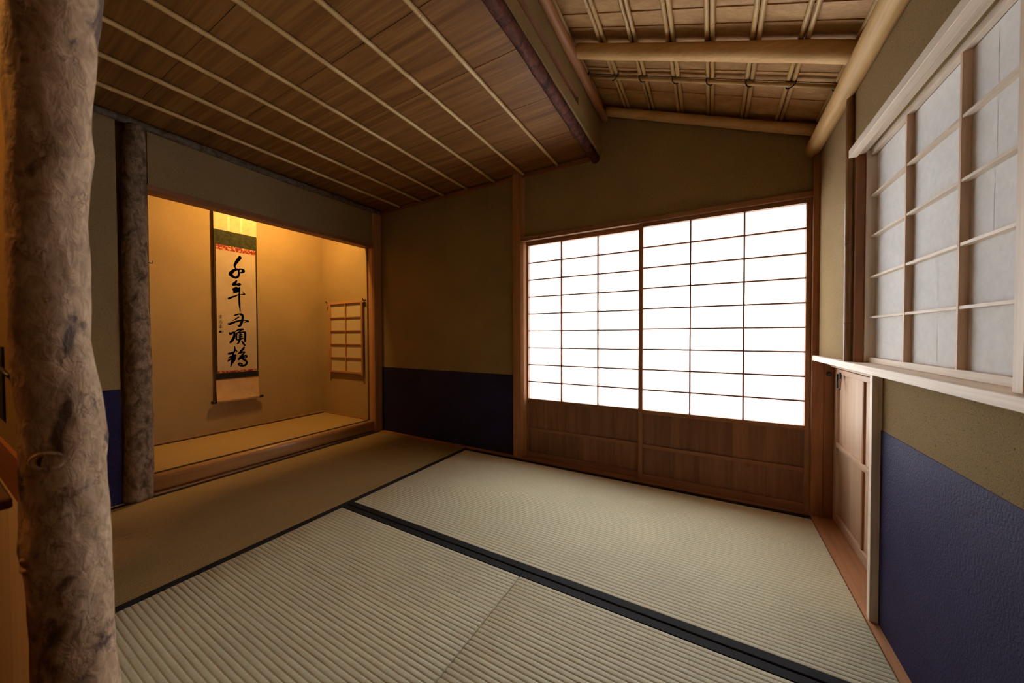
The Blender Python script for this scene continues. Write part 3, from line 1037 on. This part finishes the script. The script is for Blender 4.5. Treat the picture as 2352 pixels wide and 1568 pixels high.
STROKES = [[(162,927,13.8),(164,920,23.6),(149,896,22.7),(135,870,18.5),(129,852,14.5),(132,840,9.7),(139,831,7.3)],[(159,825,10.6),(144,828,16.2),(124,817,20.1),(108,799,24.8),(103,783,26.3),(117,769,19.2),(136,763,16.1),(151,776,16.2),(157,799,13.8),(155,820,10.5),(159,831,10.6),(177,833,13.1),(187,823,21.3),(179,811,16.3),(164,805,7.3),(158,801,3.2)],[(140,741,10.5),(134,728,16.9),(121,713,17.7),(118,706,14.4),(135,709,12.1),(157,717,17.9),(162,714,14.6),(150,704,11.3)],[(140,687,16.2),(125,678,17.7),(122,667,17.7),(139,677,17.8),(147,683,14.6),(135,664,20.2),(126,654,17.7),(145,661,17.8),(153,684,10.5),(160,691,9.8)],[(116,642,3.2),(127,652,10.5),(138,658,12.1)],[(89,600,15.1),(106,610,13.6),(131,622,10.5),(152,636,5.7),(171,639,4.9),(187,641,12.3),(192,645,8.2),(182,658,4.1),(176,666,2.0)],[(160,691,10.6),(158,654,12.2),(156,611,13.8),(157,569,13.8),(159,535,10.6),(161,515,6.5),(161,504,2.4)],[(122,474,7.2),(132,478,11.3),(154,486,10.6),(169,483,18.8),(177,471,16.4),(174,441,16.4),(168,417,17.2),(158,397,17.9),(151,391,9.8),(141,403,3.2)],[(132,450,5.7),(143,457,11.3),(150,462,9.7)],[(109,433,2.4),(125,443,7.2),(135,450,8.1)],[(85,409,13.5),(94,409,17.5),(117,421,15.3),(146,432,12.2),(175,439,9.8),(196,438,7.4),(209,433,16.6),(213,430,12.4),(199,428,7.4),(184,418,2.5)],[(91,339,12.4),(96,334,16.3),(114,345,12.5),(121,341,14.5),(119,315,17.4),(109,289,19.3),(96,271,16.3),(92,269,10.5)],[(125,350,4.8),(142,362,11.7),(164,369,12.7),(177,368,14.8)],[(164,363,10.8),(153,348,10.7),(137,337,9.7),(134,320,10.7),(133,295,12.6),(136,289,9.7)],[(148,341,8.8),(177,347,9.8),(190,344,14.8),(192,320,13.8),(190,284,12.9),(189,274,8.9)],[(150,324,9.8),(169,329,10.8)],[(150,309,9.8),(170,314,10.8)],[(145,288,13.6),(163,295,13.7),(176,298,10.8)],[(159,336,11.7),(158,310,11.7),(154,282,13.7),(145,264,12.7),(137,256,6.8)],[(168,279,8.8),(178,260,13.8),(187,245,11.9)],[(120,240,4.8),(122,223,10.6),(120,203,11.6),(114,188,10.6),(109,173,13.5)],[(80,184,10.5),(88,185,16.3),(103,189,14.4),(114,194,8.7)],[(110,183,13.5),(107,153,16.4),(104,123,16.4),(98,100,12.5),(94,85,4.8)],[(79,151,5.7),(96,161,12.5),(122,171,12.6),(126,167,9.7),(116,155,11.6)],[(75,127,6.7),(88,139,14.4),(109,150,13.5),(123,157,10.7),(120,139,12.6),(111,121,11.6),(106,110,6.7)],[(127,211,7.8),(133,203,8.7),(136,195,4.9)],[(182,228,12.8),(176,216,15.8),(161,199,14.7),(145,182,7.8),(140,179,3.9)],[(157,186,11.7),(182,193,10.9),(186,189,8.9),(166,165,14.7),(148,140,15.6),(142,133,7.8)],[(147,138,11.7),(170,149,12.8),(186,163,12.8),(199,162,13.9),(196,151,11.9),(176,143,9.9),(174,135,9.8),(192,125,13.9),(199,109,15.9),(191,92,15.8),(169,86,14.8),(148,94,12.7),(145,104,9.8),(154,108,9.8),(167,100,12.8)],[(162,160,8.8),(179,165,7.9)],[(35,474,2.8),(35,468,3.3)],[(24,463,2.3),(35,466,3.8),(46,468,2.8)],[(29,458,2.3),(42,460,2.8)],[(36,460,3.3),(34,446,2.8)],[(31,454,2.8),(28,447,2.3)],[(39,454,2.3),(44,449,3.3)],[(37,436,3.3),(32,423,3.3),(27,411,2.3)],[(41,433,2.8),(44,428,2.8)],[(36,420,2.3),(47,423,2.8)],[(41,421,2.8),(39,410,2.8)],[(35,408,2.8),(47,411,2.8)],[(27,395,2.8),(44,399,3.3)],[(35,403,3.3),(35,377,3.3)],[(29,388,2.3),(41,391,2.8)],[(25,381,2.8),(46,385,3.3)],[(30,376,2.8),(29,379,2.3),(40,380,2.8),(39,375,2.4)],[(26,342,4.7),(30,354,4.2),(33,342,5.6),(36,356,4.7),(40,343,5.6),(35,349,6.6)],[(28,354,3.7),(41,357,3.8)],[(44,350,2.8),(51,354,2.8),(48,342,3.3),(42,340,3.3)]]


def brush(mb, st):
    """one brush stroke as a smooth ribbon with round ends (mm, relative to y=1.14 z=0.5)"""
    P = [Vector((a / 1000 + 1.14, b / 1000 + 0.5, w / 1000)) for a, b, w in st]
    pts = []
    for i in range(len(P) - 1):
        p0, p1, p2, p3 = P[max(i - 1, 0)], P[i], P[i + 1], P[min(i + 2, len(P) - 1)]
        for q in range(5):
            t = q / 5
            v = 0.5 * ((2 * p1) + (-p0 + p2) * t + (2 * p0 - 5 * p1 + 4 * p2 - p3) * t * t + (-p0 + 3 * p1 - 3 * p2 + p3) * t ** 3)
            pts.append(v)
    pts.append(P[-1])
    xx = XS + 0.0011
    for i, p in enumerate(pts):           # chain of discs and connecting quads
        r = max(p.z, 0.0012) / 2
        ring = [mb.bm.verts.new((xx, p.x + r * math.cos(2 * math.pi * q / 10), p.y + r * math.sin(2 * math.pi * q / 10))) for q in range(10)]
        mb.bm.faces.new(ring)
        if i:
            o = pts[i - 1]
            d = Vector((p.x - o.x, p.y - o.y))
            if d.length > 1e-6:
                nn = Vector((-d.y, d.x)).normalized()
                ro = max(o.z, 0.0012) / 2
                mb.quad((xx, o.x + nn.x * ro, o.y + nn.y * ro), (xx, p.x + nn.x * r, p.y + nn.y * r), (xx, p.x - nn.x * r, p.y - nn.y * r), (xx, o.x - nn.x * ro, o.y - nn.y * ro))


for nm, lab, idx in (('ink_character', 'brushed black character', range(0, 2)), ('ink_character', 'brushed black character', range(2, 7)),
                     ('ink_character', 'brushed black character', range(7, 11)), ('ink_character', 'brushed black character', range(11, 20)),
                     ('ink_character', 'brushed black character', range(20, 30)), ('ink_signature', 'small brushed signature', range(30, len(STROKES)))):
    mb = MB()
    for i in idx:
        brush(mb, STROKES[i])
    mb.build(nm, INK, page, label=lab)

# small hanging shoji on the alcove side wall
ks = thing('hanging_shoji', (-2.82, 1.958, 0.487), 'small paper lattice hung on the alcove side wall', 'shoji screen')
OX, OZ = wd(ORANGE, 'x'), wd(ORANGE, 'z')
KPAPER = flat('tan_lattice_paper', (0.50, 0.37, 0.235), 0.9, 0.1, 90, 0.08)
yf, yk = 1.944, 1.958
box('stile', -3.052, -3.030, yf, yk, 0.470, 1.115, OZ, ks, 0.001)
box('stile', -2.600, -2.578, yf, yk, 0.470, 1.115, OZ, ks, 0.001)
box('top_rail', -3.066, -2.562, yf + 0.001, yk, 1.100, 1.119, OX, ks, 0.001)
box('bottom_rail', -3.030, -2.600, yf + 0.001, yk, 0.487, 0.504, OX, ks, 0.001)
box('lattice_upright', -2.821, -2.809, yf + 0.003, yk, 0.504, 1.100, OZ, ks)
zz = [0.504 + (1.100 - 0.504) * q / 5 for q in range(6)]
for q in range(1, 5):
    box('lattice_bar', -3.030, -2.600, yf + 0.004, yk, zz[q] - 0.0045, zz[q] + 0.0045, OX, ks)
for xa, xb in ((-3.030, -2.815), (-2.815, -2.600)):
    for q in range(5):
        box('paper_pane', xa, xb, yk - 0.0006, yk + 0.0006, zz[q], zz[q + 1], KPAPER, ks)
for x in (-3.072, -2.558):
    MB().tube([(x, 1.966, 1.118), (x, 1.935, 1.118), (x, 1.934, 1.134)], 0.0045, 8).build(
        'iron_nail', IRON, label='bent iron nail at the %s upper corner of the small hanging lattice' % ('far' if x < -3 else 'near'), category='nail', group='nails carrying the small lattice')

# ------------------------------------------------------------------ foreground: crooked log post, sleeve wall and shelf
LOGP = [(-0.5609, 0.079, 1.1442, 0.03), (-0.5611, 0.0774, 1.1197, 0.0288), (-0.5612, 0.0769, 1.0959, 0.0282), (-0.5613, 0.0762, 1.072, 0.0278), (-0.5614, 0.0755, 1.0481, 0.0272), (-0.5615, 0.075, 1.0243, 0.0269), (-0.5614, 0.0754, 1.001, 0.0275), (-0.5616, 0.0744, 0.977, 0.0266), (-0.5617, 0.0735, 0.9531, 0.0259), (-0.5618, 0.0728, 0.9292, 0.0254), (-0.5618, 0.073, 0.9056, 0.0258), (-0.5618, 0.0732, 0.8819, 0.0257), (-0.5618, 0.0729, 0.8581, 0.0249), (-0.5619, 0.0727, 0.8343, 0.0247), (-0.5618, 0.0729, 0.8104, 0.0245), (-0.5616, 0.0745, 0.7864, 0.0254), (-0.5613, 0.0765, 0.762, 0.0267), (-0.561, 0.0783, 0.7374, 0.0276), (-0.5609, 0.0792, 0.7128, 0.0287), (-0.561, 0.0785, 0.6885, 0.0281), (-0.5609, 0.0793, 0.6637, 0.0288), (-0.5607, 0.0801, 0.6387, 0.0297), (-0.5609, 0.0787, 0.6146, 0.0301), (-0.5607, 0.0802, 0.5891, 0.0284), (-0.5605, 0.0815, 0.5634, 0.0273), (-0.5604, 0.0822, 0.538, 0.0269), (-0.5604, 0.0824, 0.5127, 0.0269), (-0.5603, 0.0826, 0.4874, 0.0273), (-0.5603, 0.0829, 0.4619, 0.0278)]
up = [(-0.561, 0.079 + 0.004 * math.sin(q * 0.9), 1.1442 + q * 0.0245, 0.0298 - 0.00005 * q) for q in range(30, 0, -1) if 1.1442 + q * 0.0245 < 1.888]
dn = [(-0.5603, 0.083 + 0.003 * math.sin(q * 0.7), 0.4619 - q * 0.0245, 0.0278 + 0.0001 * q) for q in range(1, 19)]
dn.append((-0.5603, 0.083, 0.0, 0.0298))
path = up + LOGP + dn
random.seed(11)


def jl(i, a):
    z = path[i][2]
    v = 1 + 0.025 * math.sin(2 * a + z * 21) + 0.018 * math.sin(5 * a + z * 47) + 0.012 * math.sin(9 * a - z * 80)
    return v


mb = MB()
fine = []
for i in range(len(path) - 1):
    a, b_ = path[i], path[i + 1]
    for q in range(3):
        t = q / 3
        fine.append(tuple(a[c] + (b_[c] - a[c]) * t for c in range(4)))
fine.append(path[-1])
path = fine
mb.tube([p[:3] for p in path], [p[3] * 0.985 for p in path], 40, True, jl)
log_post = mb.build('crooked_log_post', BARK_PALE, label='mottled crooked log post in the left foreground', category='post')
# branch scars on the log: raised lip around a dark hollow
for (cx, cy, cz, nx, ny, ra, rb) in ((-0.5368, 0.0650, 0.6990, 0.87, -0.49, 0.0105, 0.0075), (-0.5490, 0.0525, 0.6040, 0.45, -0.89, 0.0055, 0.0050)):
    nv = Vector((nx, ny, 0)).normalized()
    tv = Vector((-nv.y, nv.x, 0))
    c0 = Vector((cx, cy, cz))
    ring = [c0 + tv * (ra * math.cos(2 * math.pi * q / 20)) + Vector((0, 0, rb * math.sin(2 * math.pi * q / 20))) - nv * (0.003 * math.cos(2 * math.pi * q / 20) ** 2) for q in range(21)]
    MB().tube(ring, 0.0022, 8, False).build('branch_scar', BARK_PALE, log_post)
    MB().tube([c0 - nv * 0.006, c0 - nv * 0.0008], [rb * 0.95, rb * 0.9], 16).build('scar_core', BARK_RED, log_post)
wh = thing('wall_hook', (-0.95, 0.07, 0.69), 'black iron hook with a dark back plate on the sleeve wall', 'hook')
box('back_plate', -1.06, -0.925, 0.0735, 0.0757, 0.690, 0.800, IRON, wh)
MB().tube([(-0.93, 0.0735, 0.768), (-0.86, 0.069, 0.767), (-0.79, 0.068, 0.764)], 0.0022, 8).build('rod', IRON, wh)

box('sleeve_wall', -1.53, -0.585, 0.076, 0.094, 0.655, 1.885, PLASTER, label='plaster sleeve wall behind the crooked log', category='partition')
box('sleeve_wall_rail', -1.53, -0.585, 0.073, 0.097, 0.592, 0.655, wd(REDCEDAR, 'x'), bev=0.002, label='red cedar rail under the plaster sleeve wall', category='rail')
lb = thing('low_partition', (-1.06, 0.085, 0.0), 'pale board partition low behind the crooked log', 'partition')
for q in range(5):
    xa = -1.53 + q * 0.189
    box('partition_board', xa + 0.0005, xa + 0.1885, 0.079, 0.091, 0.0, 0.592, wd(PALE, 'z'), lb)
sh = thing('corner_shelf', (-0.66, -0.08, 0.645), 'dark wooden shelf board at the left photo edge', 'shelf')
box('shelf_board', -0.72, -0.602, -0.20, 0.052, 0.645, 0.655, wd(DARKW, 'y'), sh, 0.0015)
MB().tube([(-0.71, -0.05, 0.655), (-0.71, -0.05, 1.88)], 0.006, 8).build('shelf_hanger', BAMBOO_DARK, sh)
MB().tube([(-0.62, -0.19, 0.655), (-0.62, -0.19, 1.88)], 0.006, 8).build('shelf_hanger', BAMBOO_DARK, sh)
lmp = thing('host_side_lamp', (-1.08, -0.40, 1.60), "small lamp on the host's side of the log", 'lamp')
MB().tube([(-1.08, -0.40, 1.60), (-1.08, -0.40, 1.70)], [0.075, 0.03], 20).build('shade', IRON, lmp)
MB().tube([(-1.08, -0.40, 1.70), (-1.08, -0.40, 1.88)], 0.004, 8).build('cord', IRON, lmp)
